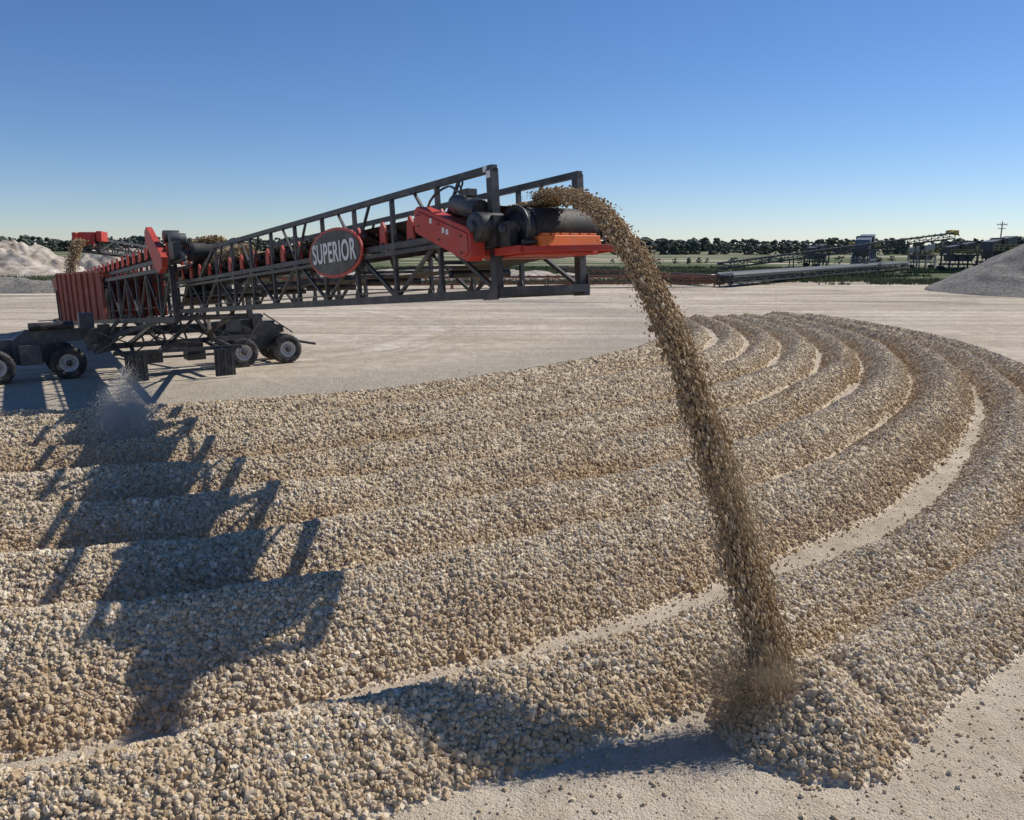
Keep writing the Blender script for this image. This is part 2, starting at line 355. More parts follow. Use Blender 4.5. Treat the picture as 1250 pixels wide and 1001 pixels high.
# ------------------------------------------------------------------ stacker conveyor
P0=Vector((-.19,10.65,4.37)); u=Vector((-.741,1.001,-.099)).normalized(); dx_=-u
w=Vector((.804,.595,0)); w=(w-w.dot(dx_)*dx_).normalized(); v_=dx_.cross(w).normalized()
MC=Matrix(((dx_.x,w.x,v_.x,P0.x),(dx_.y,w.y,v_.y,P0.y),(dx_.z,w.z,v_.z,P0.z),(0,0,0,1)))
stk=empty('radial_stacker_conveyor',MC); MCi=MC.inverted()
W=1.5; HT=1.64; MIDZ=.86; pitch=1.42; NP=13; TOPN=9
b=MB()
for y in (0,W):
    b.beam((.12,y,0),(-pitch*NP,y,0),.11,.13,M_dark)
    b.beam((0,y,MIDZ),(-pitch*NP,y,MIDZ),.09,.09,M_dark)
    b.beam((.06,y,HT),(-pitch*TOPN,y,HT),.09,.09,M_dark)
    b.beam((-pitch*TOPN,y,HT),(-pitch*(TOPN+1.2),y,MIDZ),.08,.08,M_dark)
    for i in range(NP+1):
        X=-i*pitch; top=HT if i<=TOPN else MIDZ
        s=.12 if i==0 else .065
        b.beam((X,y,0),(X,y,top),s,s,M_dark)
        if i<NP:
            X2=X-pitch
            if i%2==0: b.beam((X,y,.03),(X2,y,MIDZ),.05,.05,M_dark)
            else: b.beam((X,y,MIDZ),(X2,y,.03),.05,.05,M_dark)
            if i<TOPN: 
                b.beam((X,y,MIDZ),(X-pitch*.5,y,HT),.04,.04,M_dark) if i%2 else b.beam((X2,y,MIDZ),(X2+pitch*.45,y,HT),.04,.04,M_dark)
        if i<TOPN+1 and i>0:
            b.prism([(X-.12,0.05),(X+.12,.05),(X+.05,.2),(X-.05,.2)],y-.045,y-.034,M_dark)
            b.prism([(X-.12,MIDZ-.05),(X+.12,MIDZ-.05),(X+.05,MIDZ-.18),(X-.05,MIDZ-.18)],y-.045,y-.034,M_dark)
for i in range(NP+1):
    X=-i*pitch
    b.beam((X,0,0),(X,W,0),.08,.08,M_dark)
    if i<NP: b.beam((X,0,0),(X-pitch,W,0),.045,.045,M_dark)
    b.beam((X,0,.5),(X,W,.5),.05,.05,M_dark)
for y in (-.07,W+.07):
    b.prism([(.1,-.08),(.1,.25),(-.25,-.08)],y-.012,y+.012,M_dark)
b.beam((.1,-.05,.03),(.1,W+.05,.03),.08,.11,M_dark)
b.beam((-.2,-.07,.74),(-pitch*NP,-.07,.74),.03,.06,M_black)
b.beam((-1.6,-.06,.12),(-pitch*NP,-.06,.16),.025,.025,M_black)
b.build('stinger_truss',stk)
b=MB()
b.box((-.045,-.068,HT-.12),(.045,-.0625,HT-.03),M_white)
b.box((-.14,-.052,HT-.03),(-.05,-.0465,HT+.04),M_white)
b.build('post_label',stk)
b=MB()
L=NP*pitch
for i in range(int(L/.95)):
    X=-.55-i*.95
    b.beam((X,.05,.92),(X,W-.05,.92),.07,.05,M_dark)
    b.cyl((X,.55,1.0),(X,.95,1.0),.065,M_black,10)
    b.cyl((X,.22,1.17),(X,.53,1.01),.06,M_black,10); b.cyl((X,.97,1.01),(X,1.28,1.17),.06,M_black,10)
    for y in (.1,W-.1):
        b.prism([(X-.12,.9),(X+.12,.9),(X+.09,1.2),(X+.02,1.3),(X-.02,1.3),(X-.09,1.2)],y-.02,y+.02,M_red)
    if i%3==1: b.cyl((X,.2,.33),(X,W-.2,.33),.06,M_black,10)
b.build('idlers',stk)
def belt(name,x0,x1,zc,pr,y0,wid,rise,retz):
    b=MB(); prof=[(-.5,rise),(-.25,0.02),(0,0),(.25,.02),(.5,rise)]
    n=int(abs(x1-x0)/.5)+1; vs=[];fs=[]
    for i in range(n+1):
        X=x0+(x1-x0)*i/n; fl=min(1,max(0,abs(X-x0)/1.0))
        for a,c in prof: vs.append((X,y0+a*wid,zc+(c*fl)+(1-fl)*.03))
    m=len(prof)
    for i in range(n):
        for j in range(m-1): fs.append((i*m+j,i*m+j+1,(i+1)*m+j+1,(i+1)*m+j))
    b.add(vs,fs,M_belt,True)
    vs2=[(v[0],v[1],v[2]-.02) for v in vs]; b.add(vs2,[f[::-1] for f in fs],M_belt,True)
    k=14; c=zc+.03-pr; ring=[]
    for i in range(k+1):
        a=math.pi/2-math.pi*i/k; ring.append((x0+pr*math.cos(a),c+pr*math.sin(a)))
    vs=[(X,y0+s*wid/2,z) for X,z in ring for s in(-1,1)]
    b.add(vs,[(2*i,2*i+1,2*i+3,2*i+2) for i in range(k)],M_belt,True)
    zb=c-pr
    b.add([(x0,y0-wid/2,zb),(x0,y0+wid/2,zb),(x0-2,y0+wid/2,retz),(x0-2,y0-wid/2,retz),(x1,y0+wid/2,retz),(x1,y0-wid/2,retz)],[(0,1,2,3),(3,2,4,5)],M_belt)
    return b
b=belt('belt',.33,-L,1.08,.28,W/2,1.02,.19,.40); b.build('belt',stk)
b=MB()
b.cyl((.33,.1,.83),(.33,W-.1,.83),.265,M_black,32)
b.lathe((.33,.12,.83),(0,-1,0),[(.275,0),(.30,0),(.30,.04),(.24,.04),(.22,-.02),(.09,-.02),(.09,.10),(.001,.10)],M_black,32)
b.lathe((.33,W-.12,.83),(0,1,0),[(.28,0),(.28,.03),(.24,.03),(.22,-.02),(.09,-.02),(.09,.10),(.001,.10)],M_black,32)
b.cyl((.33,-.15,.83),(.33,W+.15,.83),.05,M_grey,14)
b.build('head_pulley',stk)
b=MB()
for y,xe in ((-.02,.60),(W+.02,.95)):
    b.box((-.5,y-.04,.50),(xe,y+.04,.60),M_red)
    b.box((.22,y-.07,.60),(.44,y+.07,.92),M_black)
b.prism([(.5,.60),(.95,.60),(.95,.68),(.62,.78)],W-.01,W+.05,M_red)
b.beam((.58,0,.55),(.93,W,.55),.09,.08,M_red)
b.box((-.45,.1,.48),(.5,W-.1,.52),M_red)
b.build('head_frame',stk,bevel=.008)
b=MB()
b.prism([(.50,.56),(.70,.58),(.68,.72),(.52,.70)],.22,W-.22,M_orange)
for i in range(6): b.box((.53,.27+i*.165,.705),(.67,.40+i*.165,.75),M_orange)
b.cyl((.6,.0,.64),(.6,W,.64),.035,M_black,12)
b.build('belt_scraper',stk,bevel=.008)
b=MB()
b.prism([(-.12,.44),(-.02,.50),(-.02,.84),(-.12,.90),(-1.34,1.30),(-1.45,1.25),(-1.45,.96),(-1.37,.91)],-.40,-.16,M_red)
b.prism([(-.16,.50),(-.06,.54),(-.06,.80),(-.16,.84),(-1.32,1.23),(-1.40,1.19),(-1.40,1.0),(-1.34,.97)],-.42,-.40,M_red)
b.build('drive_guard',stk,bevel=.015)
b=MB()
for (xx,zz) in ((-.66,.86),(-.56,.83),(-.98,1.02)): b.box((xx,-.427,zz),(xx+.06,-.421,zz+.07),M_white)
for (xx,zz) in ((-.2,.56),(-.2,.78),(-1.3,1.02),(-1.3,1.17),(-.75,.78),(-.75,.99)):
    b.lathe((xx,-.42,zz),(0,-1,0),[(.016,0),(.016,.012),(.001,.012)],M_dark,8)
b.build('guard_label',stk)
b=MB()
b.box((-.30,-.15,.62),(.20,.02,1.02),M_black)
b.cyl((-.02,-.3,.88),(-.02,.1,.88),.20,M_black,24)
b.lathe((-.02,-.31,.88),(0,-1,0),[(.2,0),(.17,.03),(.08,.03),(.08,.08),(.001,.08)],M_dark,24)
b.cyl((-.75,-.12,1.28),(-.25,-.12,1.14),.13,M_grey,20)
b.cyl((-.28,-.12,1.15),(-.12,-.12,1.11),.15,M_black,20)
b.box((-.62,-.14,1.34),(-.40,.02,1.44),M_dark)
b.beam((-1.4,-.06,1.12),(-.1,-.06,.92),.2,.05,M_dark)
b.beam((-.62,-.1,1.35),(-.62,-.1,1.5),.03,.03,M_dark)
b.lathe((-.62,-.1,1.54),(0,1,0),[(.04,-.012),(.06,-.012),(.06,.012),(.04,.012),(.04,-.012)],M_dark,14)
b.cyl((-1.1,.06,1.3),(-1.1,.4,1.3),.11,M_black,18)
b.build('drive_motor',stk,bevel=.006)
b=MB()
f=lambda a:(-.35-1.0*a,-.2-.03*math.sin(a*9),1.3+.22*math.sin(a*math.pi))
for k in range(10): b.beam(f(k/10),f((k+1)/10),.025,.025,M_black)
b.build('hoses',stk)
def ell(b,cx,cz,a,c,y0,y1,mat,n=48):
    b.prism([(cx+a*math.cos(2*math.pi*i/n),cz+c*math.sin(2*math.pi*i/n)) for i in range(n)],y0,y1,mat)
sx_=-4.95; sz_=.90
b=MB(); ell(b,sx_,sz_,1.18,.45,-.13,-.105,M_red); ell(b,sx_,sz_,1.10,.395,-.142,-.131,M_black)
b.beam((sx_-.6,-.08,sz_),(sx_+.6,-.08,sz_),.03,.05,M_dark); b.build('sign_plate',stk)
cu=bpy.data.curves.new('sign_text','FONT'); cu.body='SUPERIOR'; cu.size=.46; cu.align_x='CENTER'; cu.align_y='CENTER'; cu.extrude=.004; cu.offset=.009
cu.space_character=1.10
to=bpy.data.objects.new('sign_lettering',cu); link(to,stk); to.location=(sx_,-.149,sz_); to.rotation_euler=(R(90),0,0); to.scale=(.86,1.1,1)
cu.materials.append(M_white)
b=MB(); x0,x1=-16.2,-44.; y0,y1=-.34,W+.34; p2=1.7; n2=int((x0-x1)/p2)
def zt(X): return 1.28+(x0-X)*.012
for y in (y0,y1):
    b.beam((x0,y,-.25),(x1,y,-.25),.14,.18,M_dark); b.beam((x0,y,zt(x0)),(x1,y,zt(x1)),.12,.12,M_dark)
    for i in range(n2+1):
        X=x0-i*p2; b.beam((X,y,-.25),(X,y,zt(X)),.09,.09,M_dark)
        if i<n2:
            q=(X-p2)
            b.beam((X,y,-.2),(q,y,zt(q)),.06,.06,M_dark) if i%2 else b.beam((X,y,zt(X)),(q,y,-.2),.06,.06,M_dark)
for i in range(n2+1):
    X=x0-i*p2; b.beam((X,y0,-.25),(X,y1,-.25),.08,.08,M_dark)
    if i<n2: b.beam((X,y0,-.25),(X-p2,y1,-.25),.05,.05,M_dark)
b.box((x0-.02,y0-.08,-.3),(x0+.1,y0+.08,1.3),M_dark); b.box((x0-.02,y1-.08,-.3),(x0+.1,y1+.08,1.3),M_dark)
for X in np.arange(x0,x1,-2.2): b.beam((X,y1+.05,1.2),(X,y1+.05,2.2),.04,.04,M_dark)
b.beam((x0,y1+.05,2.2),(x1,y1+.05,2.5),.04,.04,M_dark)
b.build('main_truss',stk)
b=belt('m',-15.6,-43.5,1.95,.28,W/2,1.2,.2,.2)
b.build('main_belt',stk)
b=MB()
b.cyl((-15.6,.05,1.7),(-15.6,W-.05,1.7),.27,M_black,24); b.cyl((-15.6,-.3,1.7),(-15.6,W+.3,1.7),.06,M_grey,12)
for y in (-.2,W+.2):
    b.beam((-15.2,y,1.5),(-19,y,1.45),.1,.16,M_dark); b.beam((-16.3,y,1.2),(-16.3,y,1.5),.1,.1,M_dark)
    b.beam((-15.3,y,1.6),(-43.5,y,1.75),.09,.14,M_dark)
    for i in range(26):
        X=-17-i*1.02; b.prism([(X-.13,1.75),(X+.13,1.75),(X+.08,2.15),(X-.08,2.15)],y-.03,y+.03,M_red)
        b.beam((X,y,1.3),(X,y,1.7),.05,.05,M_dark)
b.prism([(-16.7,1.15),(-16.2,1.3),(-16.15,1.6),(-16.4,1.8),(-17.7,2.62),(-18.0,2.5),(-18.0,2.15),(-17.1,1.35)],-.60,-.42,M_red)
b.cyl((-16.7,-.35,2.25),(-16.7,.1,2.25),.18,M_black,20); b.box((-16.0,-.42,1.5),(-15.4,-.2,2.0),M_black)
b.box((-17.2,-.2,1.95),(-16.3,.2,2.1),M_dark); b.cyl((-15.8,-.4,2.1),(-15.8,.05,2.1),.16,M_grey,18)
b.build('main_head_drive',stk,bevel=.01)
b=MB()
nn=int((41.2-27.2)/.13)
for yy in (y0-.1,y1+.1):
    vs=[]
    for i in range(nn+1):
        X=-27.2-i*.13; of=.04*(1 if (i//2)%2 else -1)
        tz=1.75+(-27.2-X)*.042
        vs+=[(X,yy+of,-.12-(-27.2-X)*.008),(X,yy+of,tz)]
    fs=[(2*i,2*i+1,2*i+3,2*i+2) for i in range(nn)]
    b.add(vs,fs,M_rust)
for i in range(9):
    X=-27.2-i*1.72; tz=1.75+(-27.2-X)*.042
    b.beam((X,y0-.17,-.2),(X,y0-.17,tz+.04),.10,.06,M_rust)
b.beam((-27.1,y0-.1,1.78),(-41.2,y0-.1,2.37),.14,.1,M_rust)
b.box((-41.5,y0-.15,-.4),(-41.3,y1+.15,2.45),M_grey)
b.build('side_panels',stk)
b=MB()
b.prism([(-42,2.3),(-45.4,2.3),(-44.6,1.5),(-43,1.5)],-.3,W+.3,M_rust); b.build('tail_hopper',stk)
b=MB(); b.beam((-44,W/2,-.1),(-54,W/2,-.3),.6,.5,M_dark); b.box((-55,-.5,-1.2),(-53,W+.5,-.1),M_grey); b.build('tail_tow_frame',stk)

Cc=Vector((-13.6,31.3,0)); wf=Vector((.804,.595,0)).normalized(); ff=Vector((.595,-.804,0)).normalized()
MU=Matrix(((wf.x,-ff.x,0,Cc.x),(wf.y,-ff.y,0,Cc.y),(0,0,1,0),(0,0,0,1)))
T=MCi@MU
def wheel(b,c,Rr=.62):
    for o in (-.19,.19):
        cc=(c[0],c[1]+o,c[2]); wd=.15
        b.lathe(cc,(0,-1,0),[(.33,-wd*.8),(.40,-wd),(.53,-wd),(.59,-wd*.85),(Rr,-wd*.6),(Rr,wd*.6),(.59,wd*.85),(.53,wd),(.40,wd),(.33,wd*.8)],M_tire,36)
        for i in range(30):
            a=2*math.pi*i/30; px=c[0]+math.cos(a)*(Rr+.002); pz=c[2]+math.sin(a)*(Rr+.002)
            b.beam((px,cc[1]-.10,pz),(px,cc[1]+.10,pz),.035,.03,M_tire)
    b.lathe((c[0],c[1]-.19,c[2]),(0,-1,0),[(.335,.13),(.31,.14),(.30,.05),(.22,-.02),(.16,-.02),(.14,.06),(.13,.06),(.12,.12),(.001,.12)],M_rim,30)
    b.lathe((c[0],c[1]-.19,c[2]),(0,-1,0),[(.125,.121),(.06,.16),(.001,.16)],M_dark,18)
    for i in range(10):
        a=2*math.pi*i/10; px=c[0]+math.cos(a)*.185; pz=c[2]+math.sin(a)*.185
        b.cyl((px,c[1]-.18,pz),(px,c[1]-.215,pz),.018,M_dark,8)
b=MB()
for c in ((-6.1,.9,.62),(-3.75,.9,.62),(2.6,-.1,.62),(4.5,-.1,.62),(-6.1,2.4,.62),(-3.75,2.4,.62),(2.6,1.4,.62),(4.5,1.4,.62)): wheel(b,c)
b.build('wheels',stk,T)
b=MB()
def bog(xa,xb,y):
    xm=(xa+xb)/2
    b.prism([(xa-.1,.52),(xa+.75,.62),(xb-.75,.62),(xb+.1,.52),(xb+.1,.75),(xb+.05,1.2),(xm+.9,1.55),(xm-.9,1.55),(xa-.05,1.2),(xa-.1,.75)],y-.12,y+.12,M_grey)
    for xx in (xa,xb):
        b.cyl((xx,y-.7,.62),(xx,y+.7,.62),.09,M_black,12)
bog(-6.1,-3.75,1.65); bog(2.6,4.5,.65)
b.prism([(-5.45,.6),(-4.5,.6),(-4.5,.95),(-4.35,1.35),(-3.1,1.4),(-2.7,.8),(-2.0,.9),(-1.9,1.7),(-2.9,1.85),(-5.0,1.9),(-5.5,1.5)],1.25,1.5,M_grey)
b.box((-5.3,.85,.6),(-4.6,1.25,1.35),M_grey)
b.prism([(1.4,1.2),(2.9,1.35),(4.6,1.3),(4.6,1.6),(3.2,1.95),(1.4,1.9)],.25,.5,M_dark)
b.cyl((-4.9,1.1,2.02),(-3.4,1.1,2.02),.15,M_black,14)
b.box((-3.2,.9,1.87),(-2.7,1.4,2.45),M_grey); b.box((-2.6,.6,1.3),(-2.2,1.0,2.0),M_dark)
b.beam((-5,1.65,1.65),(4.4,.9,1.6),.35,.36,M_dark); b.beam((-3.2,-.3,1.25),(3.2,-.3,1.25),.2,.2,M_dark)
b.beam((-2.6,-1.9,1.15),(1.9,-2.4,1.15),.12,.14,M_dark)
for xx,xq in ((-2.4,-1.75),(1.5,.75),(-.6,-1.7),(-.2,.7)):
    b.beam((xx,.9,1.5),(xq,.3,2.35),.12,.12,M_dark); b.beam((xx,-.3,1.25),(xq,-1.2,2.45),.10,.10,M_dark)
for xx in (-2.3,1.6):
    b.beam((xx,.6,1.5),(xx*.5-.4,-6.5,2.75),.13,.13,M_dark); b.beam((xx,.8,1.4),(xx*.5-.4,6,1.7),.13,.13,M_dark)
    b.beam((xx,-.3,1.2),(xx,-2.1,1.1),.12,.14,M_dark)
    b.cyl((xx*.8,-.2,1.2),(xx*.45-.3,-3.6,2.5),.06,M_pale,12); b.cyl((xx*.8,-.2,1.2),(xx*.6-.1,-2.0,1.9),.09,M_black,12)
for xx in (-1.2,-.4,.4): b.beam((xx,-.3,1.3),(xx-.3,-.3,2.4),.07,.07,M_dark)
for k,xx in enumerate((-3.0,-1.6,-.9,.2,1.0,2.2)):
    b.beam((xx,-.8-.2*k,1.1),(xx+.9,-1.6,1.75+.1*k),.05,.05,M_dark); b.beam((xx,-.5,1.9),(xx+1.2,-.6,1.35),.05,.05,M_grey)
b.box((-.5,-.7,.95),(.9,.2,1.25),M_black); b.box((2.0,-.2,1.5),(2.6,.4,2.1),M_grey); b.box((3.1,-.3,1.55),(3.5,.1,2.2),M_dark)
b.box((-1.7,-.9,.55),(-.7,-.3,.95),M_black); b.box((.3,-.6,.5),(1.0,.1,.9),M_dark)
b.beam((-1.9,-.6,.75),(1.4,-.7,.7),.09,.09,M_dark)
b.beam((3.6,-.2,2.2),(4.9,.0,1.3),.05,.05,M_dark); b.beam((4.9,-.2,.95),(5.8,-.3,.75),.12,.1,M_dark)
for (px,py) in ((-1.9,-2.07),(1.15,-2.6)):
    b.box((px-.38,py-.05,.08),(px+.38,py+.02,1.12),M_black)
    for q in (-.27,0,.27): b.box((px+q-.03,py-.09,.08),(px+q+.03,py-.05,1.12),M_dark)
    b.beam((px,py+.1,1.05),(px*.9,-.3,1.25),.12,.12,M_dark)
b.build('undercarriage',stk,T)

def beltgravel(name,xa,xb,zc,hw,hgt,dens,yc=W/2,tn=.5,rs=1.):
    L=abs(xb-xa); n=int(L*2*hw*dens); X=rng.uniform(min(xa,xb),max(xa,xb),n); Yy=rng.normal(0,hw*.42,n).clip(-hw,hw)
    Z=zc+hgt*(1-(Yy/hw)**2)*rng.uniform(.5,1.05,n)+.02+.35*np.abs(Yy)**2
    rad=rng.uniform(.014,.032,n)*rs
    scatter(name,np.stack([X,yc+Yy,Z],-1),rad,rng.uniform(.1,.8,n)*tn*1.6,G_fall,parent=stk)
beltgravel('belt_gravel',-15.5,-3,1.09,.38,.15,560,rs=1.3)
beltgravel('belt_gravel_head',-3,.36,1.09,.36,.13,2400,rs=.75)
beltgravel('main_belt_gravel',-43,-15.4,1.95,.42,.2,260,rs=1.5)
beltgravel('transfer_gravel',-15.6,-12.4,1.15,.42,.5,1000,rs=1.3)

# ------------------------------------------------------------------ falling stream
S0=Vector((.546,10.92,5.68)); hd=Vector((.533,-.846,0)).normalized(); V=3.92; vz=.31; sd=Vector((hd.y,-hd.x,0))*-1
n=56000; tt_=rng.uniform(-.04,1.10,n)
P=np.zeros((n,3)); rot=np.zeros((n,3)); scl=np.zeros((n,3))
for i in range(n):
    t=tt_[i]; f=max(t,0)/1.08
    out=rng.random()<.08+.14*f
    sp_v=V*(1+rng.normal(0,.010+(.013 if out else 0))); c=S0+hd*sp_v*t; z=S0.z+(vz+rng.normal(0,.045))*t-4.9*max(t,0)**2
    sig=.095-.038*min(1,f*3)+.068*f*f
    if out: sig*=1.8
    th_=.045+.045*f
    ga=.06*math.sin(t*31)+.05*math.sin(t*57+1)
    p=Vector((c.x,c.y,z))+sd*(np.clip(rng.normal(0,sig),-2.4*sig,2.4*sig)+ga*.25)+Vector((hd.x*rng.normal(0,th_),hd.y*rng.normal(0,th_),rng.normal(0,.03+.02*f)))
    P[i]=p; vel=Vector((hd.x*V,hd.y*V,vz-9.8*t)); e=vel.to_track_quat('Z','Y').to_euler(); rot[i]=(e.x+rng.normal(0,.12),e.y+rng.normal(0,.12),e.z)
    rad=float(np.clip(np.exp(rng.normal(math.log(.0088),.42)),.003,.020))
    if out: rad*=.6
    scl[i]=(rad*rng.uniform(.7,1.1),rad*rng.uniform(.7,1.1),rad*(1.1+1.6*f+rng.uniform(0,.5)))
k=P[:,2]>.45
scatter('falling_gravel_stream',P[k],None,rng.uniform(0,.55,n)[k],G_fall,rot=rot[k],scl=scl[k])
n=24000; f=rng.random(n)**.6; q=rng.normal(0,1,(n,3))*np.stack([.12+.22*f,.10+.16*f,.08+.14*f],-1)+np.array([2.62,7.38,.62])+np.stack([-.25*f,-.05*f,-.1*f],-1); q[:,2]=np.maximum(q[:,2],.05)
rad=rng.uniform(.0015,.0048,n); scatter('impact_grit',q,rad,rng.uniform(.2,1.,n),G_fall)
n=12000; f=rng.random(n)**.6; q=np.stack([-9.3+rng.normal(0,1,n)*(.08+.34*f)-.2*f,18.6+rng.normal(0,1,n)*(.12+.3*f),2.1-1.4*f+rng.normal(0,.12,n)],-1)
q[:,2]=np.maximum(q[:,2],.1)
scatter('falling_fines',q,rng.uniform(.003,.009,n),rng.uniform(0,.05,n),G_fines)
def cloud(name,c,s,mat,tilt=0):
    import bmesh
    bm=bmesh.new(); bmesh.ops.create_icosphere(bm,subdivisions=3,radius=1); me=bpy.data.meshes.new(name); bm.to_mesh(me); bm.free()
    me.materials.append(mat); o=link(bpy.data.objects.new(name,me)); o.location=c; o.scale=s; o.rotation_euler=(0,tilt,0); return o
cloud('dust_cloud',(-9.0,17.9,1.15),(.9,.6,1.2),dust_mat('pale_dust',(.95,.92,.87),3.2,2.2),.2)
cloud('dust_cloud',(2.42,7.36,.62),(.74,.5,.52),dust_mat('tan_dust',(.82,.66,.46),3.2,2.0))
cloud('dust_cloud',(2.45,7.9,2.1),(.42,.36,1.35),dust_mat('stream_dust',(.82,.68,.48),.9,2.0),-.12)

# ------------------------------------------------------------------ mounds
def mound(name,cx,cy,rx,ry,h,mat,rot=0,cone=True,seed=1,amp=.12,nf=.15):
    rr=np.linspace(0,1.08,60); tt=np.linspace(0,2*math.pi,150); A,B=np.meshgrid(rr,tt,indexing='ij')
    X=A*np.cos(B)*rx; Y=A*np.sin(B)*ry; c,s=math.cos(rot),math.sin(rot); XX=cx+X*c-Y*s; YY=cy+X*s+Y*c
    e=1+.18*(vn(XX*nf,YY*nf,seed)-.5)
    prof=np.clip(1-A*e,-.05,1) if cone else np.clip(1-(A*e)**2,-.05,1)
    Z=h*prof*(1+amp*4*(vn(XX*nf*2,YY*nf*2,seed+1)-.5)*(.3 if cone else 1))+h*amp*(vn(XX*nf*6,YY*nf*6,seed+2)-.5)*np.clip(prof*4,0,1)
    Z=np.where(A>1.02,-.3,Z)
    o=grid_mesh(name,np.stack([XX,YY,Z],-1),mat)
    o.data.flip_normals() if o.data.polygons[200].normal.z<0 else None
    return o
mound('gravel_stockpile',60.5,87,13,13,7.3,M_gpile,seed=4,amp=.05)
for k,(cx,cy,rx,ry,h) in enumerate([(-98,150,20,10,5.4),(-78,158,16,9,4.4),(-112,145,14,9,5.6),(-64,175,13,9,3.6),(-88,130,16,7,2.4)]):
    mound('spoil_pile',cx,cy,rx,ry,h,M_wpile,cone=False,seed=20+k,amp=.16,nf=.2)
mound('gravel_berm',-58,88,15,3.2,1.5,M_gpile,cone=False,seed=33,amp=.12,nf=.3)
mound('gravel_berm',-8,118,26,4,1.6,M_wpile,cone=False,seed=35,amp=.12,nf=.3)

# ------------------------------------------------------------------ trees and grass
def blobs(name,specs,mat):
    import bmesh
    bm=bmesh.new(); bmesh.ops.create_icosphere(bm,subdivisions=1,radius=1); base=np.array([v.co[:] for v in bm.verts]); fc=np.array([[v.index for v in f.verts] for f in bm.faces]); bm.free()
    n=len(specs); S=np.array(specs); nb=len(base)
    Vv=base[None]*(1+rng.uniform(-.38,.38,(n,nb,1)))*S[:,None,3:6]+S[:,None,:3]
    F=(fc[None]+(np.arange(n)*nb)[:,None,None]).reshape(-1,3)
    me=bpy.data.meshes.new(name); me.vertices.add(n*nb); me.vertices.foreach_set('co',Vv.reshape(-1).astype(np.float32))
    me.loops.add(F.size); me.loops.foreach_set('vertex_index',F.reshape(-1).astype(np.int32))
    me.polygons.add(len(F)); me.polygons.foreach_set('loop_start',(np.arange(len(F))*3).astype(np.int32)); me.update(calc_edges=True)
    me.materials.append(mat); return link(bpy.data.objects.new(name,me))
def treeline(y0,xa,xb,step,hmin,hmax,jit,seed):
    sp=[]; x=xa
    while x<xb:
        yy=y0+rng.uniform(-jit,jit); H=(hmin+(hmax-hmin)*float(vn(x*.012,1,seed)*.6+vn(x*.05,3,seed)*.4)*rng.uniform(.7,1.2)); rw=H*rng.uniform(.4,.65)
        for k in range(22):
            a=rng.uniform(0,6.28); z=H*rng.uniform(0,1)**.9; rr=rw*math.sqrt(max(.1,1-(max(0,z/H-.4)/.62)**2))*rng.uniform(.2,1); s=H*rng.uniform(.06,.14)
            sp.append((x+rr*math.cos(a),yy+rr*math.sin(a),z,s*1.5,s*1.5,s))
        x+=step*rng.uniform(.6,1.4)
    return sp
sp=treeline(760,-620,620,2.6,7.0,15.0,25,3)+treeline(480,60,330,2.6,3.5,8.6,14,9)+treeline(235,30,115,3.0,.8,2.4,12,17)
blobs('distant_treeline',sp,M_tree)
def grass(name,n,xa,xb,ya,yb,h0,h1):
    X=rng.uniform(xa,xb,n);Y=rng.uniform(ya,yb,n); k=(vn(X*.05,Y*.12,41)+.35*vn(X*.3,Y*.3,42))>.62; X,Y=X[k],Y[k]; n=len(X)
    B=6
    a=rng.uniform(0,6.28,(n,B)); hh=rng.uniform(h0,h1,(n,1))*rng.uniform(.5,1,(n,B)); ln=rng.uniform(.1,.5,(n,B))*hh; wd=.05+.03*rng.random((n,B))
    ox=X[:,None]+rng.normal(0,.2,(n,B)); oy=Y[:,None]+rng.normal(0,.2,(n,B))
    v0=np.stack([ox-wd*np.sin(a),oy+wd*np.cos(a),0*a],-1);v1=np.stack([ox+wd*np.sin(a),oy-wd*np.cos(a),0*a],-1);v2=np.stack([ox+ln*np.cos(a),oy+ln*np.sin(a),hh],-1)
    Vv=np.stack([v0,v1,v2],2).reshape(-1,3); F=np.arange(len(Vv))
    me=bpy.data.meshes.new(name); me.vertices.add(len(Vv)); me.vertices.foreach_set('co',Vv.reshape(-1).astype(np.float32)); me.loops.add(len(F)); me.loops.foreach_set('vertex_index',F.astype(np.int32))
    me.polygons.add(len(F)//3); me.polygons.foreach_set('loop_start',(np.arange(len(F)//3)*3).astype(np.int32)); me.update(calc_edges=True); me.materials.append(M_grass)
    return link(bpy.data.objects.new(name,me))
grass('grass',46000,-110,100,104,185,.35,.95)

